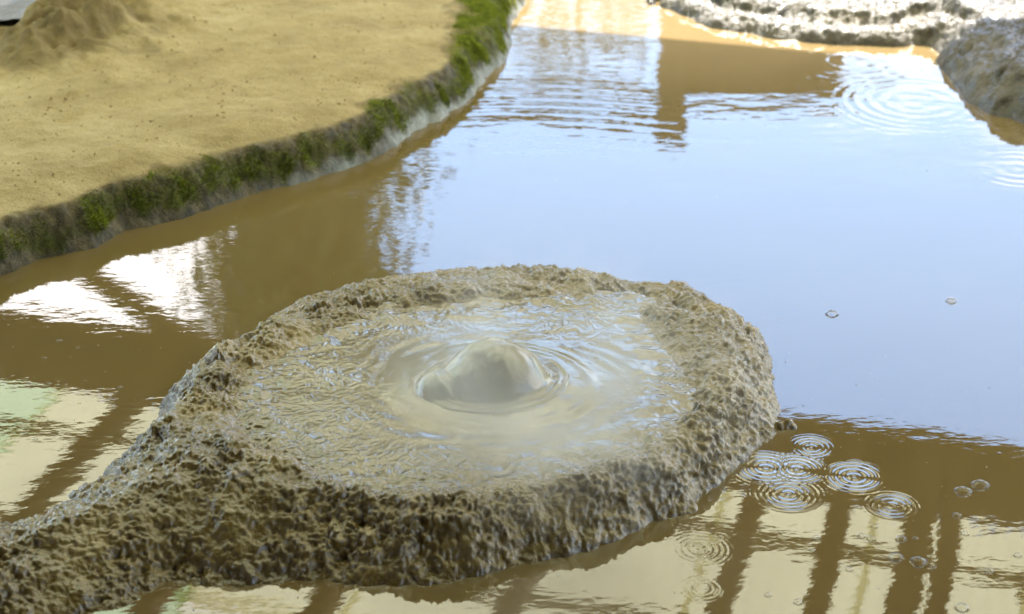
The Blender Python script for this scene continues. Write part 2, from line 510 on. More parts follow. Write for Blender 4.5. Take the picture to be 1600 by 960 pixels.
# ------------------------------------------------------------------ plan of the place (metres; x right, y ahead, water at z = 0)
STEAM_DENSITY = 2.0
PZ = 0.10                                   # level of the liquid mud in the crater
def ring(px, py, R, ri, lam, amp):
    c = P(px, py)
    return (float(c[0]), float(c[1]), R, ri, lam, amp)
RINGS = [
    ring(1197, 731, 0.098, 0, 0.0155, 0.00042), ring(1245, 733, 0.088, 0, 0.0145, 0.00045),
    ring(1232, 772, 0.095, 0, 0.0150, 0.00034), ring(1268, 699, 0.072, 0, 0.0130, 0.00030),
    ring(1335, 745, 0.092, 0, 0.0160, 0.00046), ring(1394, 790, 0.074, 0, 0.0140, 0.00032),
    ring(1092, 858, 0.085, 0, 0.0140, 0.00007), ring(1098, 920, 0.060, 0.02, 0.0150, 0.00008),
    ring(1268, 477, 0.042, 0.024, 0.020, 0.00030), ring(1226, 503, 0.045, 0.026, 0.022, 0.00024),
    ring(1486, 470, 0.100, 0.07, 0.030, 0.00010), ring(1486, 470, 0.030, 0, 0.012, 0.0004),
    ring(1430, 160, 0.36, 0, 0.050, 0.0006), ring(1590, 262, 0.22, 0, 0.045, 0.0003),
    ring(1150, 470, 0.24, 0.1, 0.05, 0.00010), ring(1330, 95, 0.35, 0, 0.05, 0.0003),
    ring(790, 560, 2.50, 1.98, 0.085, 0.0017),
]

outline = [P(*a) for a in [(-150, 1100), (60, 990), (165, 950), (225, 930), (265, 914), (310, 914), (360, 917), (430, 908), (490, 905),
                           (560, 912), (650, 913), (720, 905), (800, 886), (870, 870), (960, 845), (1040, 815), (1095, 788), (1135, 750),
                           (1170, 715), (1205, 685), (1214, 650), (1212, 605)]]
outline += [P(*a) for a in [(1207, 560), (1185, 530), (1140, 495)]]
outline += [P(*a) for a in [(1090, 470), (1030, 467), (985, 462), (930, 453), (850, 448), (770, 446), (690, 450), (600, 463), (520, 482),
                            (445, 505), (395, 530), (350, 567), (300, 595), (262, 625), (235, 665), (190, 712), (140, 752), (60, 803), (-30, 830), (-260, 900)]]
OUT = spline(outline, 4)
pool_px = [(370, 648), (383, 605), (430, 562), (520, 512), (610, 488), (700, 473), (800, 466), (900, 465), (985, 470), (1005, 492), (1030, 528),
           (1062, 575), (1075, 618), (1055, 665), (1000, 700), (930, 728), (850, 748), (760, 762), (680, 768), (600, 768), (540, 758), (480, 725), (420, 700), (385, 676)]
POOL = spline([P(x, y, PZ) for x, y in pool_px], 4)
PC = P(785, 588, PZ)

bank_line = [(-420, 560), (-200, 490), (0, 432), (55, 408), (110, 396), (150, 388), (175, 374), (205, 360), (250, 350), (300, 336), (350, 318), (400, 302), (455, 290), (500, 276), (550, 262),
             (600, 242), (622, 224), (650, 206), (700, 182), (728, 164), (748, 142), (772, 112), (792, 90), (800, 62), (796, 40), (812, 22), (822, 0), (838, -40), (825, -110), (700, -190)]
BANK = [P(*a) for a in bank_line] + [P(350, -200), P(190, -62, 0.1), P(120, -30, 0.1), P(70, 20, 0.1), P(0, 55, 0.1), P(-120, 85, 0.1), P(-420, 120, 0.1), P(-1200, 250)]
BANK = spline(BANK, 4)

flat_line = [(1020, -60), (1032, 2), (1062, 22), (1105, 40), (1150, 50), (1200, 58), (1260, 66), (1330, 70), (1400, 74), (1448, 72), (1468, 100), (1478, 122), (1505, 150), (1545, 178),
             (1600, 197), (1700, 240), (1900, 290), (2300, 330), (2600, 0), (2300, -420), (1100, -420)]
FLAT = spline([P(*a) for a in flat_line], 4)

# ------------------------------------------------------------------ ground and water
r = np.concatenate([np.linspace(0, 20, 41), np.geomspace(22, 1500, 30)])
th = np.linspace(0, 2 * np.pi, 73)[:-1]
R_, T_ = np.meshgrid(r, th)
GX, GY = R_ * np.sin(T_), 6.0 + R_ * np.cos(T_)
gz = -0.35 + 0.6 * sstep(7.2, 9.5, np.hypot(GX * 0.72, GY - 5.6) + 0.5 * fbm(GX * 0.4, GY * 0.4, 3, 3))
gz = np.maximum(gz, -0.35 + 0.9 * sstep(2.2, 1.0, GY) * sstep(16, 12, R_))
gz = gz + np.where(R_ > 25, 0.15 * fbm(GX * 0.05, GY * 0.05, 3, 5), 0)
nR, nT = len(r), len(th)
idx = np.arange(nR * nT).reshape(nT, nR)
Q = np.stack([idx[:, :-1], idx[:, 1:], np.roll(idx, -1, 0)[:, 1:], np.roll(idx, -1, 0)[:, :-1]], -1).reshape(-1, 4)[:, ::-1]
me = np_mesh('ground', np.stack([GX, GY, gz], -1).reshape(-1, 3), Q)
tag(link('ground', me, simple('dry_earth', (0.30, 0.235, 0.14), 0.95, 0.3, 3, 0.01)), kind='structure')

bm_x, bm_y = np.meshgrid(np.linspace(-11, 11, 45), np.linspace(0.4, 14.5, 30))
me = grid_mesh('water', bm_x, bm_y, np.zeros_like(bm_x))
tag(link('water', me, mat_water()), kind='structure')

# ------------------------------------------------------------------ mud mound with its crater
def blob(X, Y, p, s): return np.exp(-((X - p[0])**2 + (Y - p[1])**2) / (2 * s * s))
def mound_height(X, Y):
    wob = 0.024 * fbm(X * 8, Y * 8, 4, 11)
    do = sdist(X, Y, OUT) + wob * 0.6
    dp = -sdist(X, Y, POOL) + wob * 0.5
    crest = 0.142 + 0.014 * fbm(X * 4, Y * 4, 3, 21) - 0.030 * sstep(4.2, 4.55, Y) - 0.012 * sstep(4.4, 4.6, Y) * sstep(0.2, 0.4, X)
    crest += 0.042 * blob(X, Y, P(1050, 490, .15), 0.055) + 0.012 * blob(X, Y, P(760, 425, .16), 0.12)
    crest -= 0.050 * blob(X, Y, P(975, 462, .10), 0.05)
    crest -= 0.024 * blob(X, Y, P(600, 775, .13), 0.22)
    crest -= 0.012 * blob(X, Y, P(900, 735, .15), 0.2)
    left = sstep(-0.55, -1.25, X)                       # the long spur towards the lower left
    crest = crest * (1 - left) + 0.085 * left
    hw = 0.14 + 0.10 * left + 0.12 * sstep(-0.05, -0.5, X) * sstep(3.9, 3.7, Y)
    ho = crest * np.sin(np.clip(do / hw, -0.6, 1) * np.pi / 2)
    ww = 0.05 + 0.11 * sstep(0.05, 0.55, X) + 0.07 * sstep(-0.35, -0.7, X) * sstep(3.5, 3.9, Y)
    hi = PZ + 0.002 + (crest + 0.008 - PZ) * np.clip(dp / ww, -0.25, 1.6)
    h = smin(ho, hi, 0.022)
    return h, do, dp
X, Y = axes(-1.75, 0.86, 2.9, 4.86, 0.0029)
Z, do, dp = mound_height(X, Y)
gy, gx = np.gradient(Z, 0.0029)
nl = np.sqrt(gx**2 + gy**2 + 1)
keep = (Z > -0.035) & (dp > -0.05)
sup = sstep(-0.03, 0.03, do) * sstep(-0.04, 0.03, dp)
rough = np.clip(0.85 + 0.6 * fbm(X * 5, Y * 5, 2, 51), 0.45, 1.4)
dd = np.zeros(X.shape)
dd[keep] = crust_relief(X[keep], Y[keep], Z[keep], 41) * 1.35 * rough[keep] * sup[keep]
X, Y, Z = X - dd * gx / nl, Y - dd * gy / nl, Z + dd / nl
me = grid_mesh('mud_mound', X, Y, Z, keep)
mound = empty('mud_mound', (0, 0, 0))
tag(mound, 'wet brown mud mound with a crater and rough spattered rim in the pond', 'mud mound')
link('crater_rim', me, mat_mud('wet_mud', (0.078, 0.047, 0.006), (0.175, 0.115, 0.022), (0.265, 0.187, 0.056), 0.24, 0.003, 0.5, 0.5), mound)

# a small clod breaking the water off the right foot of the mound
X, Y = axes(-0.05, 0.05, -0.04, 0.04, 0.002)
c = P(1226, 666)
rr = np.hypot(X / 0.034, Y / 0.020)
Z = 0.016 * (1 - rr**2) + 0.008 * fbm(X * 50 + 4, Y * 50, 3, 81)
me = grid_mesh('mud_clod', X, Y, Z, Z > -0.012)
o = link('mud_clod', me, bpy.data.materials['wet_mud'])
o.location = (c[0], c[1], 0)
tag(o, 'small flat mud clod breaking the water at the right foot of the mound', 'mud clod')

# ------------------------------------------------------------------ liquid mud and the bubble
BUB = P(768, 602, PZ)
def bubble_height(X, Y):
    u, v = X - BUB[0] + 0.008, Y - BUB[1]
    def dome(cx, cy, rx, ry, h, rot=0.0, p=0.75):
        c, s = math.cos(rot), math.sin(rot)
        a, b = (u - cx) * c + (v - cy) * s, -(u - cx) * s + (v - cy) * c
        q = 1 - (a / rx)**2 - (b / ry)**2
        return np.where(q > 0, h * np.clip(q, 0, 1)**p, -0.05 * np.clip(-q, 0, 1))
    def smax(a, b, k): return -smin(-a, -b, k)
    w = 0.0045 * fbm(X * 10, Y * 10, 2, 91) + 0.002 * perlin(X * 45, Y * 45, 92)
    tu = u - 0.10 * np.clip(v, -0.2, 0.2)
    q = np.sqrt(((tu - 0.012) / 0.132)**2 + ((v - 0.005) / 0.118)**2)
    h = 0.102 * np.sign(1 - q) * np.abs(1 - np.minimum(q, 1.25)**2)**0.85
    h = smax(h, dome(-0.105, -0.030, 0.062, 0.070, 0.042, 0.5, 0.8), 0.010)
    h = h + 0.007 * np.exp(-((u - 0.03)**2 + (v + 0.055)**2) / 0.0009) - 0.006 * np.exp(-((u + 0.015)**2 + (v + 0.06)**2) / 0.0005)
    h = h - 0.004 * np.exp(-((u + 0.062 + 0.4 * (v + 0.04))**2) / 0.00016) * sstep(0.06, -0.06, v)      # crease between the lobes
    # a lip where the skin rolls back into the pool in front
    h = h + 0.007 * np.exp(-((q - 1.04) / 0.05)**2) * sstep(0.35, -0.9, v / 0.14) * (0.7 + 0.6 * perlin(u * 16, v * 16, 93))
    an = np.arctan2(v, u)
    for k, (q0, am, c0) in enumerate(((1.17, 0.009, -0.5), (1.30, 0.007, 0.0), (1.12, 0.007, -2.2))):
        h = smax(h, -0.02 + (0.02 + 0.55 * am) * np.exp(-((q - q0 - 0.05 * perlin(an * 1.3, an * 0 + k, 94)) / 0.045)**2) * sstep(0.45, 1.0, np.cos(an - c0)), 0.006)
    h = smax(h, 0.004 - 0.03 * sstep(1.25, 1.6, q), 0.016)
    return h + w * sstep(0.01, 0.06, h)
X, Y = axes(-0.75, 0.52, 3.5, 4.68, 0.0024)
u, v = X - BUB[0], Y - BUB[1]
rb = np.hypot(u / 1.15, v)
ang = np.arctan2(v, u)
near = sstep(0.44, 0.18, rb + 0.06 * perlin(X * 6, Y * 6, 117))
wx = X + 0.02 * perlin(X * 8, Y * 8, 101) + 0.008 * perlin(X * 22, Y * 22, 102)
wy = Y + 0.02 * perlin(X * 8, Y * 8, 103) + 0.008 * perlin(X * 22, Y * 22, 104)
rid = np.clip(1 - 2.2 * np.abs(perlin(wx * 26, wy * 26, 105)), 0, 1)**2
rid2 = np.clip(1 - 2.2 * np.abs(perlin(wx * 50, wy * 50, 106)), 0, 1)**2
cst = 0.0013 * perlin(wx * 15, wy * 15, 107) + (0.0014 * rid + 0.0014 * rid2) * (0.35 + 0.9 * sstep(-0.4, 0.5, fbm(X * 5, Y * 5, 2, 109))) + 0.0003 * perlin(X * 110, Y * 110, 108)
# round the bubble the skin is drawn into smooth folds that follow it
rw = rb + 0.02 * perlin(ang * 1.6, rb * 5, 111) + 0.006 * perlin(ang * 5, rb * 14, 112)
fold = 0.0005 * np.sin(rw * 2 * np.pi / 0.05 + 2.5 * perlin(ang * 1.1, rb * 6, 115)) * perlin(ang * 1.7, rb * 9, 113) + 0.0014 * perlin(ang * 2.6, rw * 34, 114)
edge = sstep(0.30, 0.62, np.hypot(X - PC[0], Y - PC[1]))
Z = PZ + cst * (1 - near) * (0.8 + 1.0 * edge) + fold * near
Z += 0.008 * sstep(0.24, 0.15, rb) - 0.03 * sstep(0.11, 0.07, rb) + 0.0025 * np.exp(-((rb - 0.205 - 0.012 * perlin(ang * 1.3, 0 * ang, 116)) / 0.013)**2) * (0.15 + 0.85 * sstep(-0.2, 0.8, np.cos(ang - 0.35)))
dpool = sdist(X, Y, POOL)
Z += 0.006 * fbm(X * 14, Y * 14, 3, 121) * sstep(0.14, 0.02, dpool)
me = grid_mesh('mud_pool', X, Y, Z, dpool > -0.045, {'shore': sstep(0.16, 0.0, dpool + 0.05 * fbm(X * 10, Y * 10, 3, 122))})
o = link('mud_pool', me, mat_pool())
tag(o, 'glossy wrinkled pool of liquid grey-brown mud filling the crater', 'mud pool')

tr = np.linspace(0, 1, 90)[None, :]
ta = np.linspace(0, 2 * np.pi, 181)[:-1][:, None]
X = BUB[0] + 0.26 * tr * np.cos(ta); Y = BUB[1] + 0.215 * tr * np.sin(ta)
Z = PZ + 0.008 + bubble_height(X, Y)
nT, nR = X.shape
idx = np.arange(nR * nT).reshape(nT, nR)
Q = np.stack([idx[:, :-1], idx[:, 1:], np.roll(idx, -1, 0)[:, 1:], np.roll(idx, -1, 0)[:, :-1]], -1).reshape(-1, 4)
me = np_mesh('mud_bubble', np.stack([X, Y, Z], -1).reshape(-1, 3), Q, True, {'skin': sstep(PZ + 0.014, PZ + 0.04, Z).ravel()})
o = link('mud_bubble', me, mat_bubble())
tag(o, 'smooth grey dome of mud swelling up in the middle of the crater pool', 'mud bubble')

# ------------------------------------------------------------------ left bank
HB = 0.14
HUMP = P(120, 50, 0.15)
def bank_height(X, Y):
    d = sdist(X, Y, BANK) + 0.010 * fbm(X * 12, Y * 12, 4, 131) + 0.012 * fbm(X * 3, Y * 3, 2, 132)
    prof = np.sin(np.clip(d / 0.085, -0.6, 1) * np.pi / 2) * 0.118
    h = prof + (HB - 0.118) * sstep(0.05, 0.22, d) - 0.02 * sstep(0.0, -0.05, d)
    top = sstep(0.04, 0.2, d)
    h = h + top * (0.016 * fbm(X * 2.2, Y * 2.2, 3, 133) + 0.0045 * fbm(X * 14, Y * 14, 4, 134))
    hum = blob(X, Y, HUMP, 0.17) + 0.7 * blob(X, Y, P(60, 85, .15), 0.10) + 0.6 * blob(X, Y, P(190, 22, .15), 0.16)
    h = h + np.clip(hum, 0, 1.3) * (0.085 + 0.06 * fbm(X * 8, Y * 8, 4, 135)) * top
    wall = sstep(0.095, 0.06, d)
    h = h + wall * (0.010 * fbm(X * 34, Y * 34, 4, 136, 0.6))
    return h, d, wall
X, Y = axes(-3.4, 0.35, 4.2, 8.8, 0.0072)
Z, d, wall = bank_height(X, Y)
mw = 0.068 + 0.05 * fbm(X * 7, Y * 7, 3, 141) + 0.17 * sstep(6.2, 7.0, Y) * sstep(-0.8, 0.0, X)
mossm = sstep(mw + 0.015, mw - 0.055, d) * sstep(0.022, 0.055, Z + 0.03 * fbm(X * 14, Y * 14, 4, 142))
mossm = mossm * np.clip(0.85 + 0.55 * fbm(X * 8, Y * 8, 4, 151), 0.5, 1)
frontside = sstep(0.0, 0.3, 0.40 - np.abs(Y - 5.9) * 0 + (X * 0) )
mossm = mossm * sstep(-0.5, -0.2, X * 0.0 + 8.2 - Y - 0.35 * np.maximum(0, -X) * 0)
mossm = mossm * (1 - sstep(0.2, 0.5, Y - (7.6 + 0.25 * X)) * sstep(-0.2, -0.5, X))
crust = sstep(0.055, 0.015, Z + 0.03 * fbm(X * 16, Y * 16, 4, 143)) * (0.06 + 0.94 * sstep(5.4, 6.1, Y + 0.5 * fbm(X * 4, Y * 4, 2, 144))) * wall
damp = 0.75 * sstep(mw + 0.055, mw - 0.005, d + 0.03 * fbm(X * 18, Y * 18, 3, 145))
damp = np.maximum(damp, 0.75 * sstep(0.25, 0.8, blob(X, Y, HUMP, 0.2) + 0.9 * blob(X, Y, P(60, 85, .15), 0.13) + 0.35 * fbm(X * 7, Y * 7, 4, 146)))
me = grid_mesh('bank', X, Y, Z, Z > -0.03, {'moss': mossm * 0.95, 'wall': wall, 'crust': crust, 'damp': damp})
tag(link('bank', me, mat_bank()), kind='structure')
BZ, BM = Z, mossm
# fringe of moss: short upright shoots in cushions on the lip
def sample_idx(weight, n):
    w = np.cumsum(weight.ravel()); return np.searchsorted(w, RNG.random(n) * w[-1])
clump = np.clip(0.6 + 1.2 * fbm(X * 8, Y * 8, 4, 151), 0.0, 1.4)
MOSSY = np.clip(clump * 1.6, 0, 1)
bgy, bgx = np.gradient(Z, 0.0072)
ii = sample_idx(BM * (0.7 + 0.5 * clump) * np.minimum(np.sqrt(1 + bgx**2 + bgy**2), 4) * (Y < 8.2) * (X > -2.6), 120000)
ox, oy = -bgx.ravel()[ii], -bgy.ravel()[ii]; on_ = np.sqrt(1 + ox**2 + oy**2)
jx, jy = RNG.uniform(-.004, .004, len(ii)), RNG.uniform(-.004, .004, len(ii))
px = X.ravel()[ii] + jx; py = Y.ravel()[ii] + jy
pz = Z.ravel()[ii] - ox * jx - oy * jy - 0.001
hh = RNG.uniform(0.003, 0.009, len(ii)) * (0.6 + 0.5 * clump.ravel()[ii])
az = RNG.random(len(ii)) * 2 * np.pi; ln = RNG.uniform(0, 0.9, len(ii)); la = RNG.random(len(ii)) * 2 * np.pi
ww = RNG.uniform(0.0012, 0.0026, len(ii))
A = np.stack([px - ww * np.cos(az), py - ww * np.sin(az), pz], -1)
B = np.stack([px + ww * np.cos(az), py + ww * np.sin(az), pz], -1)
C = np.stack([px + hh * (0.7 * ln * np.cos(la) + ox / on_), py + hh * (0.7 * ln * np.sin(la) + oy / on_), pz + hh * (0.35 + 0.65 / on_)], -1)
V = np.stack([A, B, C], 1).reshape(-1, 3)
m, nt, b = new_mat('moss')
pos = geo_pos(nt)
nt.links.new(ramp(nt, noise(nt, pos, 24, 5, 0.65), [(0.3, (0.12, 0.11, 0.012)), (0.5, (0.23, 0.27, 0.016)), (0.72, (0.36, 0.37, 0.03))]), b.inputs['Base Color'])
b.inputs['Roughness'].default_value = 0.8
me = np_mesh('moss', V, np.arange(len(V)).reshape(-1, 3), False)
tag(link('moss', me, m), 'dark green moss fringing the lip of the sandy bank above the water', 'moss', kind='stuff')

# loose grains and crumbs of earth on the bank
def grains(name, px, py, pz, size, mat):
    n = len(px)
    oct_v = np.array([(1, 0, 0), (-1, 0, 0), (0, 1, 0), (0, -1, 0), (0, 0, 1), (0, 0, -1)], float)
    oct_f = np.array([(0, 2, 4), (2, 1, 4), (1, 3, 4), (3, 0, 4), (2, 0, 5), (1, 2, 5), (3, 1, 5), (0, 3, 5)])
    sc = size[:, None, None] * RNG.uniform(0.6, 1.3, (n, 1, 3)) * RNG.uniform(0.75, 1.25, (n, 6, 1))
    V = oct_v[None] * sc + np.stack([px, py, pz], -1)[:, None, :]
    Fc = (oct_f[None] + 6 * np.arange(n)[:, None, None]).reshape(-1, 3)
    return np_mesh(name, V.reshape(-1, 3), Fc, False)
ii = sample_idx((d > 0.1) * (1 - BM) * (X > -2.8) * (Y < 8.2) * np.clip(0.5 + fbm(X * 5, Y * 5, 3, 161), 0.05, 2), 7000)
sz = 0.0012 + 0.0050 * RNG.random(len(ii))**6
me = grains('earth_crumbs', X.ravel()[ii], Y.ravel()[ii], Z.ravel()[ii], sz, None)
tag(link('earth_crumbs', me, simple('crumb_earth', (0.24, 0.165, 0.07), 0.95, 0.4, 30, 0)), 'tiny crumbs of dry earth strewn over the sandy bank', 'earth crumbs', kind='stuff')

# ------------------------------------------------------------------ far mud flats
def flat_height(X, Y):
    d = sdist(X, Y, FLAT) + 0.02 * fbm(X * 7, Y * 7, 3, 171)
    h = 0.045 * np.sin(np.clip(d / 0.05, -0.6, 1) * np.pi / 2)
    h += 0.035 * sstep(0.10, 0.16, d + 0.05 * fbm(X * 5, Y * 5, 2, 172)) + 0.05 * sstep(0.1, 0.8, d)
    lump = sstep(1.35, 1.62, X - 0.1 * (Y - 6.9)) * sstep(7.6, 6.9, Y)
    h += 0.06 * lump * sstep(0.0, 0.12, d)
    return h, d
X, Y = axes(0.25, 3.3, 5.9, 8.8, 0.0068)
Z, d = flat_height(X, Y)
gy, gx = np.gradient(Z, 0.0068)
nl = np.sqrt(gx**2 + gy**2 + 1); k = Z > -0.035
dd = np.zeros(X.shape); dd[k] = crust_relief(X[k], Y[k], Z[k], 171, 1.15) * 1.25 * sstep(-0.01, 0.04, d[k])
X, Y, Z = X - dd * gx / nl, Y - dd * gy / nl, Z + dd / nl
wet = mat_mud('gleaming_mud', (0.036, 0.028, 0.014), (0.078, 0.061, 0.034), (0.13, 0.104, 0.062), 0.34, 0.006, 0.6, 0.25)
tag(link('mud_flat', grid_mesh('mud_flat', X, Y, Z, Z > -0.03), wet), kind='structure')
X, Y = axes(-4.4, -0.9, 7.0, 11.0, 0.03)
Z = 0.05 + 0.02 * fbm(X * 2, Y * 2, 3, 181) + 0.006 * fbm(X * 12, Y * 12, 3, 182)
tag(link('mud_flat', grid_mesh('mud_flat', X, Y, Z), wet), kind='structure')

# ------------------------------------------------------------------ boxes for timber work
def box_mesh(name, sx, sy, sz, bev=0.006):
    """bevelled bar centred on its base axis: x +-sx/2, y +-sy/2, z +-sz/2"""
    V, Fc = [], []
    b = min(bev, sx / 3, sy / 3, sz / 3)
    ring8 = lambda s, t: [(s / 2 - b, -t / 2), (s / 2, -t / 2 + b), (s / 2, t / 2 - b), (s / 2 - b, t / 2), (-s / 2 + b, t / 2), (-s / 2, t / 2 - b), (-s / 2, -t / 2 + b), (-s / 2 + b, -t / 2)]
    me = bpy.data.meshes.new(name)
    rx, rz = ring8(sx, sz), None
    for y in (-sy / 2, sy / 2): V += [(x, y, z) for x, z in rx]
    for k in range(8): Fc.append((k, (k + 1) % 8, 8 + (k + 1) % 8, 8 + k))
    Fc += [tuple(range(7, -1, -1)), tuple(range(8, 16))]
    me.from_pydata(V, [], Fc)
    me.update()
    return me
def bar(name, a, b, w, h, mat, parent, twist=0.0):
    """rectangular timber from a to b"""
    a, b = Vector(a), Vector(b)
    dvec = b - a
    o = link(name, box_mesh(name, w, dvec.length, h), mat, parent)
    o.location = (a + b) / 2
    if abs(dvec.normalized().z) > 0.98:
        o.rotation_euler = (math.pi / 2 * (1 if dvec.z > 0 else -1), 0, twist)
    else:
        o.rotation_euler = dvec.to_track_quat('Y', 'Z').to_euler()
    return o

wood = mat_wood('weathered_timber', (0.115, 0.07, 0.045))
wood2 = mat_wood('grey_timber', (0.13, 0.095, 0.06))

# ------------------------------------------------------------------ roof over the near half of the pond (seen mirrored in the water)
ROOF_Z, ROT = 2.9, math.radians(-16)
roof = empty('pond_roof', (1.43, 9.23, 0), ROT)       # local x along the eave, local -y back towards the camera
tag(roof, 'timber roof of translucent corrugated sheets, mirrored upside down in the brown water', 'roof')
S0, S1, T1 = -7.8, 6.4, 11.2
bar('eave_beam', (S0, -0.06, ROOF_Z + 0.02), (S1, -0.06, ROOF_Z + 0.02), 0.12, 0.2, wood, roof)
for k in range(3):                                     # soffit boards behind the eave beam
    y = -0.205 - k * 0.145
    bar('soffit_board', (S0, y, ROOF_Z + 0.075), (S1, y, ROOF_Z + 0.075), 0.138, 0.03, wood, roof)
RAFT = [-6.3, -5.3, -4.35, -3.42, -2.5, -1.75, -0.92, 0.0, 0.42, 0.80, 0.95, 1.75, 2.6, 3.5, 4.4, 5.2]
for s in RAFT:
    w = 0.10 if s != 0.80 else 0.15
    bar('rafter', (s, -0.13, ROOF_Z - 0.001), (s, -T1, ROOF_Z - 0.001), w, 0.11, wood, roof)
t = 1.0
purl = []
while t < T1:
    bar('purlin', (S0, -t, ROOF_Z + 0.085), (S1, -t, ROOF_Z + 0.085), 0.05, 0.055, wood2, roof); purl.append(t); t += 0.82
def corrugated(w, l, n):
    xs = np.linspace(-w / 2, w / 2, 4 * n + 1); zs = 0.009 * np.sin(np.linspace(0, 2 * np.pi * n, 4 * n + 1))
    X, Y = np.meshgrid(xs, np.array([0, -l])); Z = np.tile(zs, (2, 1))
    return grid_mesh('roof_sheet', X, Y, Z)
sheet_c = mat_sheet('cream_sheet', (0.805, 0.78, 0.53)); sheet_g = mat_sheet('pale_green_sheet', (0.63, 0.79, 0.52)); sheet_w = mat_sheet('clear_sheet', (0.89, 0.85, 0.69))
meshes = {}
for key, mt in (('c', sheet_c), ('g', sheet_g), ('w', sheet_w)):
    q = corrugated(0.80, 1.72, 10); q.materials.append(mt); meshes[key] = q
ns = int((S1 - S0) / 0.76)
for i in range(ns):
    for j in range(3):
        x = S0 + 0.4 + i * 0.76
        key = 'g' if (x < -2.6 and random.random() < 0.75) or random.random() < 0.12 else ('w' if random.random() < 0.25 else 'c')
        o = link('roof_sheet', meshes[key], None, roof)
        o.location = (x, -0.50 - j * 1.60, ROOF_Z + 0.128 + 0.004 * (i % 2) + (0.02 if j % 2 else 0.0))
for k in range(31):                                    # opaque back boarding, added to block fill light from the camera side
    bar('roof_blocker', (S0, -5.46 - k * 0.19, ROOF_Z + 0.13), (S1, -5.46 - k * 0.19, ROOF_Z + 0.13), 0.185, 0.03, wood, roof)
for k in range(70):                                    # unseen board wall, added to keep light from behind off the mud
    x = S0 + 0.1 + k * 0.205
    bar('wall_board', (x, -T1, 0.2), (x, -T1, ROOF_Z - 0.06), 0.2, 0.03, wood, roof)
for s in (-6.2, -5.0, 3.55, 5.1):
    for y in (-0.06, -5.5, -10.9):
        if y == -5.5 and abs(s) < 4: continue
        bar('post', (s, y, -0.4), (s, y, ROOF_Z - 0.085), 0.14, 0.14, wood, roof)
bar('brace', (-5.0, -0.06, 2.0), (-3.36, -0.06, ROOF_Z - 0.07), 0.09, 0.10, wood, roof)
bar('brace', (1.9, -0.55, ROOF_Z - 0.09), (1.30, -1.25, ROOF_Z + 0.03), 0.035, 0.035, wood2, roof)

# ------------------------------------------------------------------ timber frame and boarded wall across the pond
gate = empty('timber_screen', (0, 12, 0))
tag(gate, 'timber screen with tall post and boarded wall, mirrored at the far pond end', 'screen')
bar('post', (1.02, 0, -0.1), (1.02, 0, 2.34), 0.17, 0.17, wood2, gate)
bar('post', (-2.0, 0, -0.1), (-2.0, 0, 2.05), 0.13, 0.13, wood2, gate)
bar('rail', (-2.12, 0, 2.12), (0.93, 0, 2.12), 0.07, 0.13, wood2, gate)
for k in range(6):
    x = 1.185 + k * 0.163
    bar('wall_board', (x, 0.02, 0.02), (x, 0.02, 2.03), 0.161, 0.03, wood2, gate, 0)
bar('top_rail', (1.108, 0, 2.07), (2.14, 0, 2.07), 0.06, 0.07, wood2, gate)

# ------------------------------------------------------------------ trees beyond the pond
leaf_m, nt, b = new_mat('leaves')
nt.links.new(ramp(nt, noise(nt, geo_pos(nt), 2.5, 4), [(0.3, (0.04, 0.06, 0.015)), (0.7, (0.10, 0.12, 0.03))]), b.inputs['Base Color'])
b.inputs['Roughness'].default_value = 0.6
bark = simple('bark', (0.10, 0.075, 0.05), 0.9, 0.3, 8, 0.01)
def tree(x, y, h, rx, zc, label, seed, nclump=90, per=110):
    g = np.random.default_rng(seed)
    root = empty('tree', (x, y, 0.1)); tag(root, label, 'tree', 'trees beyond the pond')
    V, Fc = [], []
    def limb(a, b, r0, r1):
        a, b = np.array(a, float), np.array(b, float)
        dn = (b - a) / np.linalg.norm(b - a)
        u = np.cross(dn, (0.3, 0.9, 0.1)); u /= np.linalg.norm(u); v = np.cross(dn, u)
        k0 = len(V); n = 8
        for p, r in ((a, r0), ((a + b) / 2 + g.normal(0, r0 * .5, 3), (r0 + r1) / 2), (b, r1)):
            for k in range(n):
                q = 2 * math.pi * k / n
                V.append(tuple(p + r * (u * math.cos(q) + v * math.sin(q))))
        for s in range(2):
            for k in range(n): Fc.append((k0 + s * n + k, k0 + s * n + (k + 1) % n, k0 + (s + 1) * n + (k + 1) % n, k0 + (s + 1) * n + k))
    limb((0, 0, -0.5), (0.1, 0, h * 0.55), 0.22, 0.14); limb((0.1, 0, h * 0.55), (0, 0.1, h * 0.92), 0.14, 0.03)
    cl = []
    for k in range(nclump):
        q = g.normal(0, 1, 3); q /= np.linalg.norm(q); q *= g.random()**0.4
        cl.append(np.array((q[0] * rx, q[1] * rx, zc + q[2] * (h - zc))))
    for k in range(0, nclump, 7): limb((0.08, 0, min(max(cl[k][2] - 1.0, h * 0.2), h * 0.8)), tuple(cl[k]), 0.05, 0.012)
    me = bpy.data.meshes.new('trunk'); me.from_pydata(V, [], Fc); me.update()
    link('trunk', me, bark, root)
    n = nclump * per
    cc = np.repeat(np.array(cl), per, 0) + g.normal(0, 0.26, (n, 3))
    a = g.normal(0, 1, (n, 3)); a /= np.linalg.norm(a, axis=1)[:, None]
    bb = np.cross(a, g.normal(0, 1, (n, 3))); bb /= np.linalg.norm(bb, axis=1)[:, None]
    s = g.uniform(0.05, 0.10, (n, 1))
    Vq = np.stack([cc - a * s, cc + bb * s * 0.5, cc + a * s, cc - bb * s * 0.5], 1).reshape(-1, 3)
    link('crown', np_mesh('crown', Vq, np.arange(4 * n).reshape(-1, 4), False), leaf_m, root)
    return root
tree(-2.05, 17.2, 8.6, 0.82, 4.6, 'slim dense tree mirrored dark in the water beside the left bank', 3, 150, 110)
tree(-7.5, 21, 6.5, 2.2, 4.0, 'broad low tree standing behind the sandy bank, far left', 5, 90, 80)
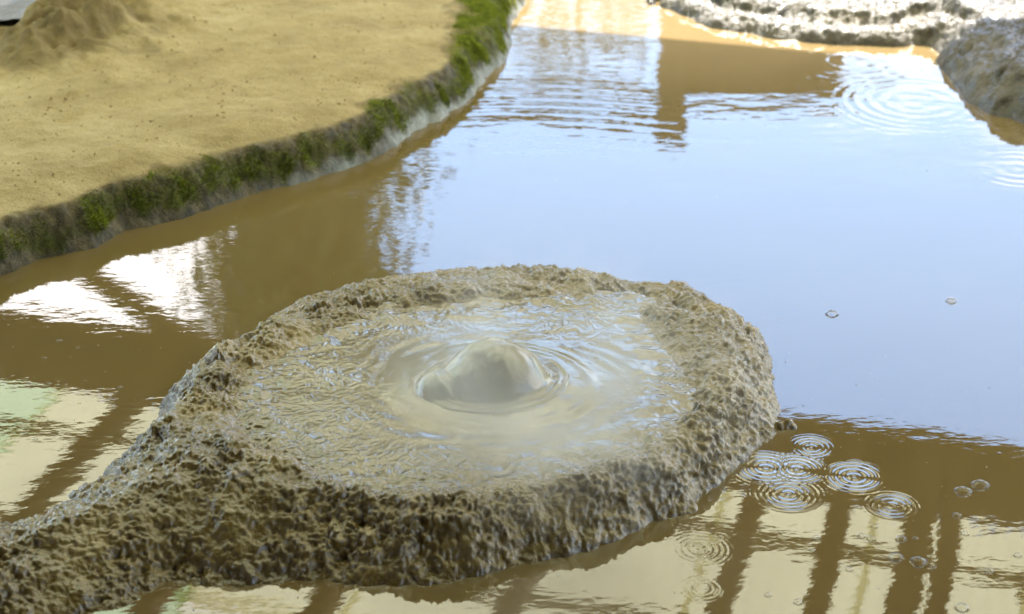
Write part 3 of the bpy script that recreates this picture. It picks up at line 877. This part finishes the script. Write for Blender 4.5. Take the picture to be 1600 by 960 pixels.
tree(9.0, 19, 6.0, 2.2, 3.8, 'broad low tree standing behind the gleaming mud flat', 6, 90, 80)

def copy_tree(src, x, y, rz, sc, label):
    c = src.copy(); COL.objects.link(c)
    c.location, c.rotation_euler, c.scale = (x, y, 0.1), (0, 0, rz), sc
    c['label'] = label
    for ch in src.children:
        k = ch.copy(); COL.objects.link(k); k.parent = c
back = tree(-9.2, 27, 6.9, 1.9, 3.6, 'leafy tree in the long row of trees far behind the pond', 9, 110, 70)
for k in range(11):
    copy_tree(back, -7.0 + k * 2.0 + random.uniform(-.4, .4), 27 + random.uniform(-1.2, 1.5), random.uniform(0, 6), (1, 1, random.uniform(0.86, 1.04)),
              'leafy tree in the long row of trees far behind the pond')

# ------------------------------------------------------------------ bubbles and specks on the water
film = mat_film()
def bubble_mesh(R):
    V, Fc = [], []
    n, m = 20, 7
    prof = [(1.32 * R, 0.0003), (1.15 * R, 0.05 * R)] + [(R * math.cos(k / m * math.pi / 2), 0.06 * R + 0.62 * R * math.sin(k / m * math.pi / 2)) for k in range(m)]
    for rr, z in prof:
        for k in range(n): V.append((rr * math.cos(2 * math.pi * k / n), rr * math.sin(2 * math.pi * k / n), z))
    for s in range(len(prof) - 1):
        for k in range(n): Fc.append((s * n + k, s * n + (k + 1) % n, (s + 1) * n + (k + 1) % n, (s + 1) * n + k))
    V.append((0, 0, 0.68 * R)); t = len(V) - 1; q = (len(prof) - 1) * n
    for k in range(n): Fc.append((q + k, q + (k + 1) % n, t))
    me = bpy.data.meshes.new('water_bubble'); me.from_pydata(V, [], Fc); me.update()
    me.polygons.foreach_set('use_smooth', [True] * len(me.polygons))
    me.materials.append(film)
    return me
bub_m = bubble_mesh(0.01)
big = [(1505, 769, 0.0165, 'round clear bubble on brown water, lower of the close pair at right'),
       (1532, 759, 0.0170, 'oval clear bubble on brown water, upper of the close pair at right'),
       (1300, 491, 0.0135, 'single clear bubble on the blue reflection right of the mound'),
       (1495, 806, 0.0085, 'bright small bubble at the corner of a pale mirrored roof sheet'),
       (1486, 471, 0.0110, 'clear bubble inside a wide faint ring on the blue reflection'),
       (1400, 872, 0.0135, 'flat clear bubble between two dark mirrored rafters'),
       (1435, 879, 0.0150, 'wide faint bubble beside the broad dark mirrored rafter')]
for x, y, R, lab in big:
    o = link('water_bubble', bub_m); c = P(x, y); o.location = (c[0], c[1], 0.0005); o.scale = (R * 100,) * 3
    tag(o, lab, 'bubble', 'bubbles floating on the pond')
small = [(1458, 887, .006, 'small bubble just right of the wide faint bubble by the broad dark rafter'),
         (1346, 838, .007, 'left one of two small bubbles touching below the lone right ripple ring'),
         (1361, 842, .008, 'right one of two small bubbles touching below the lone right ripple ring'),
         (1366, 823, .006, 'small bubble straight below the rightmost ripple ring'),
         (1276, 841, .007, 'small bubble on the pale green band left of a dark rafter'),
         (1408, 843, .010, 'thin clear bubble on the pale panel edge beside a broad dark rafter'),
         (1270, 860, .005, 'pinhead bubble below the pale green band left of a dark rafter'),
         (1545, 893, .008, 'small bubble on the pale panel at the right frame edge'),
         (1327, 890, .006, 'small bubble in the pale panel between the two narrow dark rafters'),
         (1430, 842, .005, 'pinhead bubble in the dark gap right of the thin clear bubble'),
         (93, 533, .006, 'white dot bubble on dark water below the white cloud reflection'),
         (122, 544, .005, 'second white dot bubble on dark water under the cloud reflection'),
         (70, 560, .004, 'faintest dot bubble in the dark band left of the mound'),
         (188, 606, .005, 'dot bubble at the top edge of the pale panel left of the mound'),
         (55, 686, .005, 'dot bubble on the pale green panel at the left frame edge'),
         (172, 726, .004, 'dot bubble beside the left flank of the mud spur'),
         (97, 700, .004, 'dot bubble at the dark rafter edge near the mud spur'),
         (1508, 834, .007, 'small bubble on the pale panel under the bright corner bubble'),
         (1590, 868, .007, 'small bubble cut close by the right frame edge'),
         (1247, 941, .008, 'small bubble low in the bottom panel left of a dark rafter'),
         (1503, 950, .012, 'broad faint bubble at the bottom frame edge'),
         (1200, 930, .006, 'small bubble at the bottom right of the fading double rings')]
for x, y, R, lab in small:
    o = link('water_bubble', bub_m); c = P(x, y); o.location = (c[0], c[1], 0.0005); o.scale = (R * 100,) * 3
    tag(o, lab, 'bubble', 'bubbles floating on the pond')
n = 520
sx, sy = RNG.uniform(-1.3, 1.4, n), RNG.uniform(3.3, 6.2, n)
ok = (sdist(sx, sy, OUT) < -0.02) & (sdist(sx, sy, BANK) < -0.02)
ok &= RNG.random(n) < np.where(sy < 4.5, 1.0, 0.12)
sx, sy = sx[ok], sy[ok]
me = grains('floating_specks', sx, sy, np.full(len(sx), 0.0008), 0.0007 + 0.0012 * RNG.random(len(sx))**3, None)
tag(link('floating_specks', me, simple('foam_speck', (0.62, 0.6, 0.52), 0.5, 0.3, 40, 0)), 'pale specks of scum scattered over the brown water', 'specks', kind='stuff')

# ------------------------------------------------------------------ steam over the crater
tt = np.linspace(0, 2 * np.pi, 25)[:-1][:, None]; pp = np.linspace(0.02, np.pi - 0.02, 13)[None, :]
V = np.stack([np.cos(tt) * np.sin(pp), np.sin(tt) * np.sin(pp), np.cos(pp) + 0 * tt], -1)
V[..., 2] = np.maximum(V[..., 2], -0.12)                # flat underside just above the pool
nT, nR = V.shape[:2]
idx = np.arange(nT * nR).reshape(nT, nR)
Q = np.stack([idx[:, :-1], idx[:, 1:], np.roll(idx, -1, 0)[:, 1:], np.roll(idx, -1, 0)[:, :-1]], -1).reshape(-1, 4)[:, ::-1]
me0 = bpy.data.meshes.new('steam')
Fc = [tuple(int(i) for i in q) for q in Q] + [tuple(int(i) for i in idx[:, 0]), tuple(int(i) for i in idx[::-1, -1])]
me0.from_pydata([tuple(v) for v in V.reshape(-1, 3)], [], Fc)
me0.update()
import bmesh
bb = bmesh.new(); bb.from_mesh(me0); bmesh.ops.recalc_face_normals(bb, faces=bb.faces); bb.to_mesh(me0); bb.free()   # all faces out
o = link('steam', me0, mat_steam())
o.location = (0.07, 3.88, 0.14)
o.scale = (0.62, 0.56, 0.46)
tag(o, 'thin white steam drifting up from the hot mud crater', 'steam', kind='stuff')
S.cycles.volume_step_rate = 2.0
S.cycles.volume_max_steps = 64
